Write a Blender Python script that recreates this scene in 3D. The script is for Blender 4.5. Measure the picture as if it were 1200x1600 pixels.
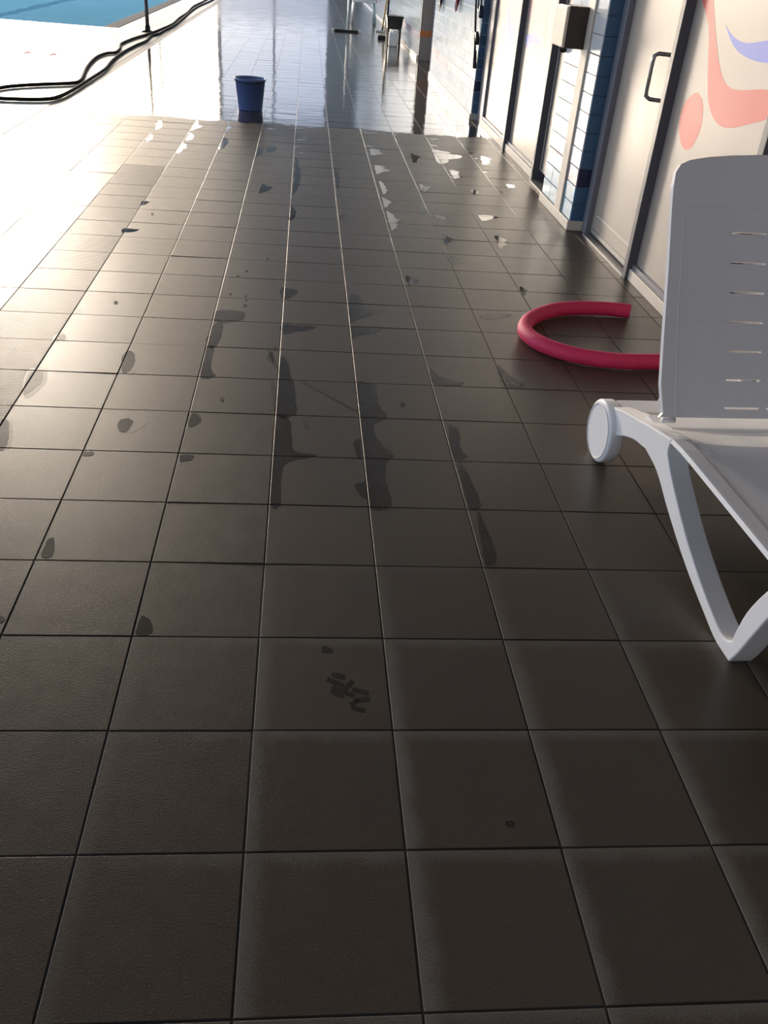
import bpy, bmesh, math, random
from mathutils import Vector, Matrix
random.seed(7)
sc = bpy.context.scene
COL = sc.collection
for o in list(bpy.data.objects): bpy.data.objects.remove(o)

# ------------------------------------------------------------------ camera
F, PIT, YAW, ROL = 1370.413, 0.5669, 0.1196, -0.0877
T = 0.30
CAM = Vector((0.2656*T, -2.442*T, 4.7155*T))
R0 = Vector((math.cos(YAW), -math.sin(YAW), 0))
FH = Vector((math.sin(YAW), math.cos(YAW), 0))
FW = FH*math.cos(PIT) + Vector((0, 0, -math.sin(PIT)))
U0 = FH*math.sin(PIT) + Vector((0, 0, math.cos(PIT)))
RI = R0*math.cos(ROL) - U0*math.sin(ROL)
UI = R0*math.sin(ROL) + U0*math.cos(ROL)
cam = bpy.data.cameras.new('camera'); camo = bpy.data.objects.new('camera', cam); COL.objects.link(camo)
cam.sensor_fit = 'AUTO'; cam.sensor_width = 36; cam.lens = F/1600*36; cam.clip_end = 400; cam.clip_start = .02
M = Matrix((RI, UI, -FW)).transposed().to_4x4(); M.translation = CAM
camo.matrix_world = M
sc.camera = camo

# ------------------------------------------------------------------ world and exposure
sc.view_settings.view_transform = 'Standard'; sc.view_settings.look = 'None'
sc.view_settings.gamma = 1; sc.view_settings.use_curve_mapping = False
sc.view_settings.exposure = 0.0
w = bpy.data.worlds.new('daylight'); sc.world = w; w.use_nodes = True
bg = w.node_tree.nodes['Background']
sky = w.node_tree.nodes.new('ShaderNodeTexSky'); sky.sky_type = 'NISHITA'; sky.sun_disc = False
sky.sun_elevation = math.radians(12); sky.sun_rotation = math.radians(-20); sky.dust_density = 2.5
bg.inputs['Strength'].default_value = .13
w.node_tree.links.new(sky.outputs[0], bg.inputs['Color'])
haze = w.node_tree.nodes.new('ShaderNodeBackground'); haze.inputs['Color'].default_value = (.72, .87, 1.15, 1); haze.inputs['Strength'].default_value = 2.2
add = w.node_tree.nodes.new('ShaderNodeAddShader')
w.node_tree.links.new(bg.outputs[0], add.inputs[0]); w.node_tree.links.new(haze.outputs[0], add.inputs[1])
w.node_tree.links.new(add.outputs[0], w.node_tree.nodes['World Output'].inputs[0])
# hazy low sun beyond the far left windows
sl = bpy.data.lights.new('hazy_sun', 'SUN'); sl.energy = 4.2; sl.angle = math.radians(11); sl.color = (1.0, .87, .72)
so_ = bpy.data.objects.new('hazy_sun', sl); COL.objects.link(so_)
SAZ, SEL = math.radians(-20), math.radians(9.5)
so_.rotation_euler = Vector((math.sin(SAZ)*math.cos(SEL), math.cos(SAZ)*math.cos(SEL), math.sin(SEL))).to_track_quat('Z', 'Y').to_euler()
sc.cycles.use_denoising = True
sc.cycles.max_bounces = 8; sc.cycles.diffuse_bounces = 5; sc.cycles.glossy_bounces = 4

def portal(name, loc, size_x, size_y, rot):
    l = bpy.data.lights.new(name, 'AREA'); l.shape = 'RECTANGLE'; l.size = size_x; l.size_y = size_y
    l.cycles.is_portal = True
    o = bpy.data.objects.new(name, l); o.location = loc; o.rotation_euler = rot; COL.objects.link(o)

# ------------------------------------------------------------------ pixel helpers (photo pixel -> point on a known surface)
def ray(px, py):
    return RI*((px-600)/F) + UI*((800-py)/F) + FW
def G(px, py, z=0.0):
    d = ray(px, py); return CAM + d*((z-CAM.z)/d.z)
def onx(px, py, X):
    d = ray(px, py); return CAM + d*((X-CAM.x)/d.x)
def ony(px, py, Y):
    d = ray(px, py); return CAM + d*((Y-CAM.y)/d.y)
def onpl(px, py, p0, n):
    d = ray(px, py); return CAM + d*((p0-CAM).dot(n)/d.dot(n))
def to_px(p):
    v = Vector(p)-CAM; d = v.dot(FW)
    return 600+F*v.dot(RI)/d, 800-F*v.dot(UI)/d, d

# ------------------------------------------------------------------ material helpers
class NT:
    def __init__(s, name):
        s.m = bpy.data.materials.new(name); s.m.use_nodes = True
        s.t = s.m.node_tree; s.b = s.t.nodes['Principled BSDF']
    def n(s, typ, **kw):
        nd = s.t.nodes.new(typ)
        for k, v in kw.items(): setattr(nd, k, v)
        return nd
    def set(s, sock, v):
        if isinstance(v, bpy.types.NodeSocket): s.t.links.new(v, sock)
        elif v is not None: sock.default_value = v
    def math(s, op, a, b=None, c=None, clamp=False):
        nd = s.n('ShaderNodeMath', operation=op, use_clamp=clamp)
        s.set(nd.inputs[0], a); s.set(nd.inputs[1], b); s.set(nd.inputs[2], c)
        return nd.outputs[0]
    def sstep(s, x, a, b):
        nd = s.n('ShaderNodeMapRange', interpolation_type='SMOOTHSTEP')
        s.set(nd.inputs[0], x); s.set(nd.inputs[1], a); s.set(nd.inputs[2], b)
        return nd.outputs[0]
    def mix(s, f, a, b):
        nd = s.n('ShaderNodeMix', data_type='RGBA')
        s.set(nd.inputs[0], f); s.set(nd.inputs[6], a); s.set(nd.inputs[7], b)
        return nd.outputs[2]
    def mixf(s, f, a, b):
        nd = s.n('ShaderNodeMix', data_type='FLOAT')
        s.set(nd.inputs[0], f); s.set(nd.inputs[2], a); s.set(nd.inputs[3], b)
        return nd.outputs[0]
    def noise(s, vec, scale, detail=3, rough=.5):
        nd = s.n('ShaderNodeTexNoise'); s.set(nd.inputs['Vector'], vec)
        nd.inputs['Scale'].default_value = scale; nd.inputs['Detail'].default_value = detail; nd.inputs['Roughness'].default_value = rough
        return nd.outputs['Fac']
    def bump(s, h, strength, dist):
        nd = s.n('ShaderNodeBump'); s.set(nd.inputs['Height'], h)
        nd.inputs['Strength'].default_value = strength; nd.inputs['Distance'].default_value = dist
        s.t.links.new(nd.outputs[0], s.b.inputs['Normal'])
    def pos(s): return s.n('ShaderNodeNewGeometry').outputs['Position']
    def xyz(s, v):
        nd = s.n('ShaderNodeSeparateXYZ'); s.set(nd.inputs[0], v); return nd.outputs
    def p(s, **kw):
        for k, v in kw.items(): s.set(s.b.inputs[k], v)

def c4(c): return (c[0], c[1], c[2], 1)
MATS = {}
def mat(name, col, rough=.5, var=.06, scale=30, spec=.5, metal=0, coat=0, bump=0, bscale=200):
    if name in MATS: return MATS[name]
    k = NT(name); P = k.pos()
    nz = k.noise(P, scale, 4)
    a = tuple(min(1, v*(1-var)) for v in col); b = tuple(min(1, v*(1+var)) for v in col)
    k.set(k.b.inputs['Base Color'], k.mix(nz, c4(a), c4(b)))
    k.p(Roughness=k.math('ADD', k.math('MULTIPLY', nz, .08), rough-.04))
    k.b.inputs['Specular IOR Level'].default_value = spec
    k.b.inputs['Metallic'].default_value = metal
    k.b.inputs['Coat Weight'].default_value = coat; k.b.inputs['Coat Roughness'].default_value = .08
    if bump: k.bump(k.noise(P, bscale, 2), .4, bump)
    MATS[name] = k.m
    return k.m

# ------------------------------------------------------------------ mesh helpers
def link(name, me, m=None, parent=None):
    o = bpy.data.objects.new(name, me); COL.objects.link(o)
    if m and me is not None and not me.materials: me.materials.append(m)
    if parent: o.parent = parent
    return o
def from_bm(name, bm, m, parent=None, smooth=False):
    bmesh.ops.recalc_face_normals(bm, faces=bm.faces)
    me = bpy.data.meshes.new(name); bm.to_mesh(me); bm.free()
    if smooth:
        for p in me.polygons: p.use_smooth = True
    return link(name, me, m, parent)
def empty(name, loc=(0, 0, 0), parent=None):
    o = bpy.data.objects.new(name, None); o.empty_display_size = .1; COL.objects.link(o); o.location = loc
    if parent: o.parent = parent
    return o
def tag(o, label=None, cat=None, group=None, kind=None):
    if label: o['label'] = label
    if cat: o['category'] = cat
    if group: o['group'] = group
    if kind: o['kind'] = kind
    return o
def add_box(bm, lo, hi, bev=0.0, mtx=None):
    vs = [bm.verts.new((x, y, z)) for x in (lo[0], hi[0]) for y in (lo[1], hi[1]) for z in (lo[2], hi[2])]
    q = [(0, 1, 3, 2), (4, 6, 7, 5), (0, 4, 5, 1), (2, 3, 7, 6), (0, 2, 6, 4), (1, 5, 7, 3)]
    fs = [bm.faces.new([vs[i] for i in f]) for f in q]
    if bev:
        es = list({e for f in fs for e in f.edges})
        r = bmesh.ops.bevel(bm, geom=es, offset=bev, segments=2, affect='EDGES', profile=.6)
        vs = list({v for f in r['faces'] for v in f.verts} | {v for v in vs if v.is_valid})
    if mtx:
        bmesh.ops.transform(bm, matrix=mtx, verts=[v for v in vs if v.is_valid])
def box(name, lo, hi, m, parent=None, bev=0.0):
    bm = bmesh.new(); add_box(bm, lo, hi, bev); return from_bm(name, bm, m, parent)
def add_tube(bm, pts, r, seg=10, cap=True, closed=False):
    pts = [Vector(p) for p in pts]; n = len(pts)
    rr = r if isinstance(r, (list, tuple)) else [r]*n
    rings = []; up = None
    for i, p in enumerate(pts):
        if closed: t = pts[(i+1) % n]-pts[i-1]
        else: t = pts[min(i+1, n-1)]-pts[max(i-1, 0)]
        t.normalize()
        if up is None:
            up = Vector((0, 0, 1)) if abs(t.z) < .9 else Vector((1, 0, 0))
        a = t.cross(up)
        if a.length < 1e-4: a = t.cross(Vector((1, .3, 0)))
        a.normalize(); b = a.cross(t).normalized(); up = b
        rings.append([bm.verts.new(p + a*rr[i]*math.cos(k*2*math.pi/seg) + b*rr[i]*math.sin(k*2*math.pi/seg)) for k in range(seg)])
    m = n if closed else n-1
    for i in range(m):
        A, B = rings[i], rings[(i+1) % n]
        for k in range(seg): bm.faces.new((A[k], A[(k+1) % seg], B[(k+1) % seg], B[k]))
    if cap and not closed:
        bm.faces.new(rings[0][::-1]); bm.faces.new(rings[-1])
def tube(name, pts, r, m, parent=None, seg=10):
    bm = bmesh.new(); add_tube(bm, pts, r, seg); return from_bm(name, bm, m, parent, True)
def spline(pts, n=8):
    pts = [Vector(p) for p in pts]; out = []
    for i in range(len(pts)-1):
        p0, p1, p2, p3 = pts[max(i-1, 0)], pts[i], pts[i+1], pts[min(i+2, len(pts)-1)]
        for k in range(n):
            t = k/n
            out.append(.5*((2*p1)+(p2-p0)*t+(2*p0-5*p1+4*p2-p3)*t*t+(3*p1-p0-3*p2+p3)*t**3))
    out.append(pts[-1]); return out
def lathe(bm, prof, seg=32, centre=(0, 0, 0), close=False):
    rings = []
    for r, z in prof:
        rings.append([bm.verts.new((centre[0]+r*math.cos(k*2*math.pi/seg), centre[1]+r*math.sin(k*2*math.pi/seg), centre[2]+z)) for k in range(seg)])
    for A, B in zip(rings, rings[1:]):
        for k in range(seg): bm.faces.new((A[k], A[(k+1) % seg], B[(k+1) % seg], B[k]))
    return rings
def prism(bm, poly, axis_vec):
    """extrude polygon (list of 3D points) by axis_vec"""
    a = [bm.verts.new(p) for p in poly]; v = Vector(axis_vec)
    b = [bm.verts.new(Vector(p)+v) for p in poly]
    bm.faces.new(a); bm.faces.new(b[::-1]); n = len(poly)
    for i in range(n): bm.faces.new((a[i], b[i], b[(i+1) % n], a[(i+1) % n]))
def strip_prism(bm, A, B, axis_vec):
    """band between polylines A and B (same length), extruded by axis_vec"""
    v = Vector(axis_vec); n = len(A)
    a0 = [bm.verts.new(p) for p in A]; b0 = [bm.verts.new(p) for p in B]
    a1 = [bm.verts.new(Vector(p)+v) for p in A]; b1 = [bm.verts.new(Vector(p)+v) for p in B]
    for i in range(n-1):
        bm.faces.new((a0[i], a0[i+1], b0[i+1], b0[i])); bm.faces.new((a1[i], b1[i], b1[i+1], a1[i+1]))
        bm.faces.new((a0[i], a1[i], a1[i+1], a0[i+1])); bm.faces.new((b0[i], b0[i+1], b1[i+1], b1[i]))
    bm.faces.new((a0[0], b0[0], b1[0], a1[0])); bm.faces.new((a0[-1], a1[-1], b1[-1], b0[-1]))

# ================================================================== FLOOR
def floor_material():
    k = NT('dark_deck_tile'); P = k.pos(); x, y, z = k.xyz(P)
    cx = k.math('DIVIDE', x, T); cy = k.math('DIVIDE', y, T)
    fx = k.math('FLOOR', cx); fy = k.math('FLOOR', cy)
    u = k.math('SUBTRACT', cx, fx); v = k.math('SUBTRACT', cy, fy)
    cell = k.n('ShaderNodeCombineXYZ'); k.set(cell.inputs[0], fx); k.set(cell.inputs[1], fy)
    wn = k.n('ShaderNodeTexWhiteNoise', noise_dimensions='2D'); k.set(wn.inputs['Vector'], cell.outputs[0])
    big = k.noise(P, 2.2, 4, .6); fine = k.noise(P, 260, 2); mid = k.noise(P, 14, 4, .6)
    tone = k.math('ADD', k.math('MULTIPLY', wn.outputs['Value'], .35), k.math('ADD', k.math('MULTIPLY', big, .35), k.math('MULTIPLY', mid, .3)))
    col = k.mix(tone, (.058, .044, .030, 1), (.090, .068, .046, 1))
    spk = k.sstep(fine, .58, .72)
    col = k.mix(k.math('MULTIPLY', spk, .35), col, (.20, .175, .145, 1))
    # dried pale margins on the tiles of the first rows: left margin broad, far margin thinner, damp in the middle
    wob = k.math('ADD', k.math('MULTIPLY', k.math('SUBTRACT', mid, .5), .14), k.math('MULTIPLY', k.math('SUBTRACT', fine, .5), .16))
    lw = k.math('MULTIPLY', wn.outputs['Value'], .05)
    left = k.sstep(k.math('ADD', u, wob), k.math('ADD', lw, .125), .0)
    far = k.sstep(k.math('ADD', v, wob), .86, .99)
    edge = k.math('MAXIMUM', left, k.math('MULTIPLY', far, .6))
    zone = k.math('MULTIPLY', k.sstep(y, 1.5, .55), k.sstep(x, -.65, .25))
    e2 = k.math('MULTIPLY', edge, zone)
    col = k.mix(k.math('MULTIPLY', zone, .22), col, (.047, .040, .032, 1))
    col = k.mix(k.math('MULTIPLY', e2, .95), col, (.17, .15, .125, 1))
    groove = k.math('MULTIPLY', k.sstep(k.math('SINE', k.math('MULTIPLY', y, 2*math.pi/.0125)), .2, -.6), k.math('MULTIPLY', k.math('MULTIPLY', k.math('LESS_THAN', x, -.9), k.math('GREATER_THAN', x, -1.2)), k.math('LESS_THAN', y, 6.0)))
    col = k.mix(k.math('MULTIPLY', groove, .7), col, (.02, .016, .012, 1))
    # wet film beyond a tile row, with loose wet tongues before it
    n1 = k.noise(P, 3.0, 5, .65)
    stretch = k.n('ShaderNodeMapping'); k.set(stretch.inputs[0], P); stretch.inputs['Scale'].default_value = (3.2, 9, 1)
    n2 = k.noise(stretch.outputs[0], 1.0, 4, .6)
    yy = k.math('ADD', y, k.math('MULTIPLY', k.math('SUBTRACT', n1, .5), .5))
    film = k.sstep(yy, 8.02, 8.10)
    nearj = k.sstep(u, .55, .05)
    band = k.math('MULTIPLY', k.sstep(y, 3.8, 8.0), k.sstep(x, -1.0, .1))
    thr = k.math('SUBTRACT', .80, k.math('ADD', k.math('MULTIPLY', band, .14), k.math('MULTIPLY', nearj, .10)))
    tong = k.math('MULTIPLY', k.sstep(n2, thr, k.math('ADD', thr, .03)), k.math('GREATER_THAN', band, .02))
    wet = k.math('MAXIMUM', film, tong)
    col = k.mix(k.math('MULTIPLY', wet, .45), col, (.03, .026, .022, 1))
    k.p(**{'Base Color': col, 'Roughness': k.mixf(wet, k.math('ADD', k.math('ADD', .31, k.math('MULTIPLY', groove, .3)), k.math('MULTIPLY', mid, .12)), k.math('ADD', k.math('ADD', .02, k.math('MULTIPLY', n1, .10)), k.math('MULTIPLY', k.sstep(k.math('ADD', y, k.math('MULTIPLY', n1, 10)), 19, 30), .16)))})
    k.b.inputs['Specular IOR Level'].default_value = .5
    # ribs on the anti-slip column
    rib = k.math('SINE', k.math('MULTIPLY', y, 2*math.pi/.0125))
    isrib = k.math('MULTIPLY', k.math('MULTIPLY', k.math('LESS_THAN', x, -.9), k.math('GREATER_THAN', x, -1.2)), k.math('LESS_THAN', y, 6.0))
    h = k.math('ADD', k.math('MULTIPLY', k.math('MULTIPLY', rib, isrib), .00007), k.math('MULTIPLY', k.math('MULTIPLY', fine, k.math('SUBTRACT', 1, wet)), .0006))
    h = k.math('ADD', h, k.math('MULTIPLY', k.math('MULTIPLY', n2, wet), .0022))
    nd = k.n('ShaderNodeBump'); k.set(nd.inputs['Height'], h); nd.inputs['Strength'].default_value = 1; nd.inputs['Distance'].default_value = 1
    k.t.links.new(nd.outputs[0], k.b.inputs['Normal'])
    return k.m
M_TILE = floor_material()

def grout_material():
    k = NT('floor_grout'); P = k.pos(); x, y, z = k.xyz(P)
    nz = k.noise(P, 6, 4)
    wet = k.math('MULTIPLY', k.sstep(k.math('ADD', y, k.math('MULTIPLY', k.noise(P, 1.3, 3), 5)), 6.2, 8.0), .85)
    k.p(**{'Base Color': k.mix(nz, (.012, .011, .010, 1), (.03, .027, .023, 1)), 'Roughness': k.mixf(wet, .75, .12)})
    return k.m
M_GROUT = grout_material()

X0F, X1F, Y0F, Y1F = -14.0, 2.6, -5.0, 35.0
DRX0, DRX1 = -2.27, -2.15           # drain channel beside the deck tiles
PX1, PY0 = -3.08, 16.4              # pool: right edge and near edge
floor = empty('floor'); tag(floor, kind='structure')
bm = bmesh.new()
add_box(bm, (DRX1, Y0F, -.20), (X1F, Y1F, -.0018))
add_box(bm, (PX1, Y0F, -.20), (DRX0, Y1F, -.0018))
add_box(bm, (X0F, Y0F, -.20), (PX1, PY0, -.0018))
add_box(bm, (DRX0, Y0F, -.20), (DRX1, Y1F, -.06))
from_bm('floor_bed', bm, M_GROUT, floor)

J = .0024   # half joint
def tile_verts(x0, x1, y0, y1, z, b=.0008, d=.012):
    return [(x0, y0, z-d), (x1, y0, z-d), (x1, y1, z-d), (x0, y1, z-d),
            (x0, y0, z-b*.6), (x1, y0, z-b*.6), (x1, y1, z-b*.6), (x0, y1, z-b*.6),
            (x0+b, y0+b, z), (x1-b, y0+b, z), (x1-b, y1-b, z), (x0+b, y1-b, z)]
TF = [(8, 9, 10, 11), (4, 5, 9, 8), (5, 6, 10, 9), (6, 7, 11, 10), (7, 4, 8, 11), (0, 1, 5, 4), (1, 2, 6, 5), (2, 3, 7, 6), (3, 0, 4, 7)]
def tile_mesh(name, w_, d_, m):
    me = bpy.data.meshes.new(name); me.from_pydata(tile_verts(-w_/2, w_/2, -d_/2, d_/2, 0), [], TF); me.materials.append(m); return me
cells = []
for r in range(-16, 116):
    for kx in range(-8, 7):
        x0, x1 = kx*T, (kx+1)*T
        if kx == -8: x0 = DRX1
        if kx == 6: x1 = 1.98
        cells.append((x0, x1, r*T, (r+1)*T, kx, r))
def area(c):
    q = []
    for x, y in ((c[0], c[2]), (c[1], c[2]), (c[1], c[3]), (c[0], c[3])):
        if (Vector((x, y, 0))-CAM).dot(FW) < .1: return 0
        q.append(to_px((x, y, 0)))
    if max(p[0] for p in q) < 0 or min(p[0] for p in q) > 1200 or max(p[1] for p in q) < 0 or min(p[1] for p in q) > 1600: return 0
    cl = [(min(max(p[0], 0), 1200), min(max(p[1], 0), 1600)) for p in q]
    return abs(sum(cl[i][0]*cl[(i+1) % 4][1]-cl[(i+1) % 4][0]*cl[i][1] for i in range(4)))/2
cells.sort(key=area, reverse=True)
tile_me = tile_mesh('tile', T-2*J, T-2*J, M_TILE)
near = []; tilt = {}
rest_v, rest_f = [], []
for c in cells:
    full = abs((c[1]-c[0])-T) < 1e-6
    tx, ty = max(-.0035, min(.0035, random.gauss(0, .0023))), max(-.0035, min(.0035, random.gauss(0, .0020))); dz = random.uniform(-.0004, .0004)
    tilt[(c[4], c[5])] = (c, tx, ty, dz)
    if full and len(near) < 300 and area(c) > 0:
        o = bpy.data.objects.new('tile', tile_me); COL.objects.link(o); o.parent = floor
        o.location = ((c[0]+c[1])/2, (c[2]+c[3])/2, dz); o.rotation_euler = (tx, ty, 0)
        near.append(o)
    else:
        b = len(rest_v); mx, my = (c[0]+c[1])/2, (c[2]+c[3])/2
        rest_v += [(p[0], p[1], p[2]+dz+(p[1]-my)*tx-(p[0]-mx)*ty) for p in tile_verts(c[0]+J, c[1]-J, c[2]+J, c[3]-J, 0)]
        rest_f += [tuple(b+i for i in f) for f in TF]
me = bpy.data.meshes.new('tile_field'); me.from_pydata(rest_v, [], rest_f)
tag(link('tile_field', me, M_TILE, floor), kind='stuff')

# pale tiles on the pool side of the drain
M_PALE = mat('pale_pool_side_tile', (.50, .47, .41), .42, .08, 5, bump=.0004, bscale=160)
M_GREY = mat('grey_pool_edge', (.16, .16, .165), .8, .1, 8)
v_, f_ = [], []
def pale(x0, x1, y0, y1):
    b = len(v_); v_.extend(tile_verts(x0+J, x1-J, y0+J, y1-J, random.uniform(-.0004, .0004))); f_.extend([tuple(b+i for i in f) for f in TF])
for r in range(-16, 116):
    xs = [DRX0, -2.62, -2.85, PX1] if r*T > PY0-.3 else [DRX0, -2.62, -2.92, -3.22]+[-3.22-.3*i for i in range(1, 36)]
    for a, b in zip(xs, xs[1:]): pale(b, a, r*T, (r+1)*T)
me = bpy.data.meshes.new('pale_tile_field'); me.from_pydata(v_, [], f_)
tag(link('pale_tile_field', me, M_PALE, floor), kind='stuff')
# drain channel grating: cross bars between two edge strips
M_GRATE = mat('pale_drain_plastic', (.55, .50, .45), .45)
bm = bmesh.new(); add_box(bm, (DRX0+.002, Y0F, -.05), (DRX0+.012, Y1F, 0)); add_box(bm, (DRX1-.012, Y0F, -.05), (DRX1-.002, Y1F, 0))
from_bm('drain_edge', bm, M_GRATE, floor)
bm = bmesh.new(); y = 0
while y < 34.5:
    add_box(bm, (DRX0+.012, y, -.022), (DRX1-.012, y+.022, -.003)); y += .034
tag(from_bm('drain_bars', bm, M_GRATE, floor), kind='stuff')

# damp and dried marks lying on the tiles
M_DAMP = mat('damp_tile', (.037, .028, .0185), .27, .06, 6)
M_RIM = mat('dried_lime', (.24, .20, .155), .42, .08, 6)
M_DIRT = mat('dark_dirt', (.022, .018, .015), .7)
M_WETP = mat('standing_water', (.045, .036, .027), .07, .05)
def clip_rect(poly, x0, x1, y0, y1):
    for ax, lim, sg in ((0, x0, 1), (0, x1, -1), (1, y0, 1), (1, y1, -1)):
        out = []
        for i in range(len(poly)):
            p, q = poly[i-1], poly[i]; a, b = (p[ax]-lim)*sg, (q[ax]-lim)*sg
            if (a >= 0) != (b >= 0):
                t = a/(a-b); out.append((p[0]+(q[0]-p[0])*t, p[1]+(q[1]-p[1])*t))
            if b >= 0: out.append(q)
        poly = out
        if len(poly) < 3: return []
    return poly
def patch(bm, px, lift, jag=1.0, soft=True):
    """flat mark on the tiles: outlined from photo pixels, cut at the joints, lying on each tile's own plane"""
    n = len(px); c = []
    for i in range(n):
        p0, p1, p2, p3 = (Vector(px[(i+j) % n]) for j in (-1, 0, 1, 2))
        for k in range(5):
            t = k/5
            q = p1.lerp(p2, t) if not soft else .5*((2*p1)+(p2-p0)*t+(2*p0-5*p1+4*p2-p3)*t*t+(3*p1-p0-3*p2+p3)*t**3)
            c.append((q.x+random.uniform(-jag, jag)*.5, q.y+random.uniform(-jag, jag)*.4))
    w_ = [G(x, y) for x, y in c]; w_ = [(p.x, p.y) for p in w_]
    k0, k1 = math.floor(min(p[0] for p in w_)/T), math.floor(max(p[0] for p in w_)/T)
    r0, r1 = math.floor(min(p[1] for p in w_)/T), math.floor(max(p[1] for p in w_)/T)
    for kx in range(k0, k1+1):
        for r in range(r0, r1+1):
            if (kx, r) not in tilt: continue
            cc, tx, ty, dz = tilt[(kx, r)]; e = J+.0009
            poly = clip_rect(w_, cc[0]+e, cc[1]-e, cc[2]+e, cc[3]-e)
            if len(poly) < 3: continue
            mx, my = (cc[0]+cc[1])/2, (cc[2]+cc[3])/2
            vs = [bm.verts.new((x, y, dz+(y-my)*tx-(x-mx)*ty+lift)) for x, y in poly]
            f = bm.faces.new(vs); f.normal_update()
            if f.normal.z < 0: f.normal_flip()
damp = [
 [(436, 560), (447, 562), (456, 590), (462, 618), (460, 648), (432, 649), (434, 600)],
 [(432, 652), (452, 655), (456, 690), (462, 705), (495, 712), (450, 722), (440, 745), (438, 787), (422, 787), (427, 705)],
 [(556, 601), (586, 602), (590, 630), (604, 652), (584, 664), (592, 690), (615, 712), (604, 722), (602, 750), (612, 791), (575, 790), (570, 712), (563, 655)],
 [(545, 470), (556, 455), (568, 480), (598, 487), (560, 498), (547, 505)],
 [(549, 511), (595, 514), (560, 526), (550, 528)],
 [(440, 450), (465, 454), (452, 466), (440, 464)], [(441, 508), (495, 511), (455, 520), (440, 521)],
 [(340, 485), (380, 488), (372, 502), (336, 503)], [(330, 512), (348, 506), (340, 540), (322, 541)],
 [(322, 543), (334, 545), (330, 575), (336, 588), (313, 587)],
 [(45, 584), (66, 582), (62, 600), (36, 617)], [(0, 660), (12, 658), (14, 680), (8, 700), (0, 700)],
 [(190, 560), (202, 548), (210, 555), (207, 575), (192, 583)], [(185, 658), (200, 654), (208, 660), (200, 672), (186, 674)],
 [(299, 647), (313, 650), (312, 660), (295, 667)], [(283, 711), (303, 712), (298, 718), (282, 721)],
 [(76, 842), (86, 845), (82, 868), (64, 870)], [(222, 962), (238, 975), (234, 990), (212, 992)],
 [(700, 665), (716, 672), (720, 700), (730, 714), (708, 714)], [(716, 722), (728, 735), (738, 755), (752, 790), (732, 792)],
 [(745, 800), (758, 820), (775, 870), (760, 885), (752, 850)],
 [(672, 575), (690, 590), (725, 600), (678, 602)], [(776, 570), (800, 590), (820, 602), (790, 606)],
 [(752, 490), (800, 492), (758, 500)], [(698, 400), (726, 408), (706, 412)], [(678, 335), (700, 342), (686, 343)],
 [(530, 338), (540, 335), (536, 342)], [(130, 706), (147, 707), (142, 712), (130, 712)],
 [(505, 1010), (518, 1013), (518, 1019), (504, 1019)], [(790, 1284), (802, 1284), (802, 1292), (791, 1291)],
 [(87, 527), (98, 522), (101, 528), (90, 532)], [(555, 758), (572, 755), (572, 778), (562, 772)], [(553, 690), (564, 688), (565, 716), (558, 712)],
]
n_damp = len(damp)
# shoe-sole print
for cx, cy, l, a in ((529, 1056, 22, .35), (524, 1066, 28, .45), (536, 1080, 38, .5), (527, 1084, 22, .5), (545, 1070, 20, -.9), (563, 1080, 26, .35), (566, 1093, 24, -.1), (560, 1108, 22, .3), (553, 1098, 14, -.7)):
    c, s_ = math.cos(a), math.sin(a)
    damp.append([(cx+c*dx-s_*dy, cy+s_*dx*.8+c*dy) for dx, dy in ((-l/2, -3.2), (l/2, -3.2), (l/2, 3.2), (-l/2, 3.2))])
bm = bmesh.new()
for i, q in enumerate(damp): patch(bm, q, .0004, 2.2 if i < n_damp else .7, i < n_damp)
tag(from_bm('damp_patches', bm, M_DAMP, floor), kind='stuff')
bm = bmesh.new()
for q in [[(42, 580), (72, 578), (68, 602), (38, 622)], [(186, 562), (202, 545), (214, 552), (212, 576), (192, 587)], [(200, 654), (228, 652), (231, 660), (215, 672), (198, 676)],
          [(8, 656), (18, 662), (20, 684), (12, 702), (8, 700)], [(227, 488), (240, 490), (236, 497), (225, 495)], [(84, 526), (98, 519), (105, 527), (92, 536), (82, 534)], [(116, 483), (128, 488), (112, 491)]]:
    patch(bm, q, .0002, .8)
tag(from_bm('dried_rims', bm, M_RIM, floor), kind='stuff')
bm = bmesh.new()
for x, y, r in ((181, 473, 3), (418, 405, 2), (386, 424, 2), (372, 432, 2), (360, 460, 2), (384, 463, 2), (383, 478, 3), (347, 624, 3), (629, 633, 4), (2, 968, 5), (385, 470, 2), (430, 545, 3), (238, 335, 2)):
    patch(bm, [(x-r*1.2, y), (x, y-r), (x+r*1.2, y), (x, y+r)], .0006, .5)
for q in [[(470, 655), (476, 653), (481, 668), (477, 668)], [(418, 548), (424, 546), (434, 572), (430, 574)], [(424, 596), (428, 600), (431, 640), (427, 640)], [(478, 600), (481, 600), (556, 640), (554, 642)], [(416, 560), (424, 550), (428, 566)]]:
    patch(bm, q, .0006, .6)
tag(from_bm('dirt_specks', bm, M_DIRT, floor), kind='stuff')
def streaky(x, y, w_, h, lean=.25):
    """ragged wet tongue: left side along the joint, right side fraying into cross streaks"""
    n = max(4, int(h/2.2)); L, R_ = [], []
    for i in range(n+1):
        yy = y+h*i/n; xx = x+lean*h*i/n
        L.append((xx+random.uniform(-1.5, 1.5), yy)); f = math.sin(math.pi*(i+.6)/(n+1.2))
        R_.append((xx+w_*f*random.uniform(.45, 1.15), yy))
    return L+R_[::-1]
bm = bmesh.new()
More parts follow.
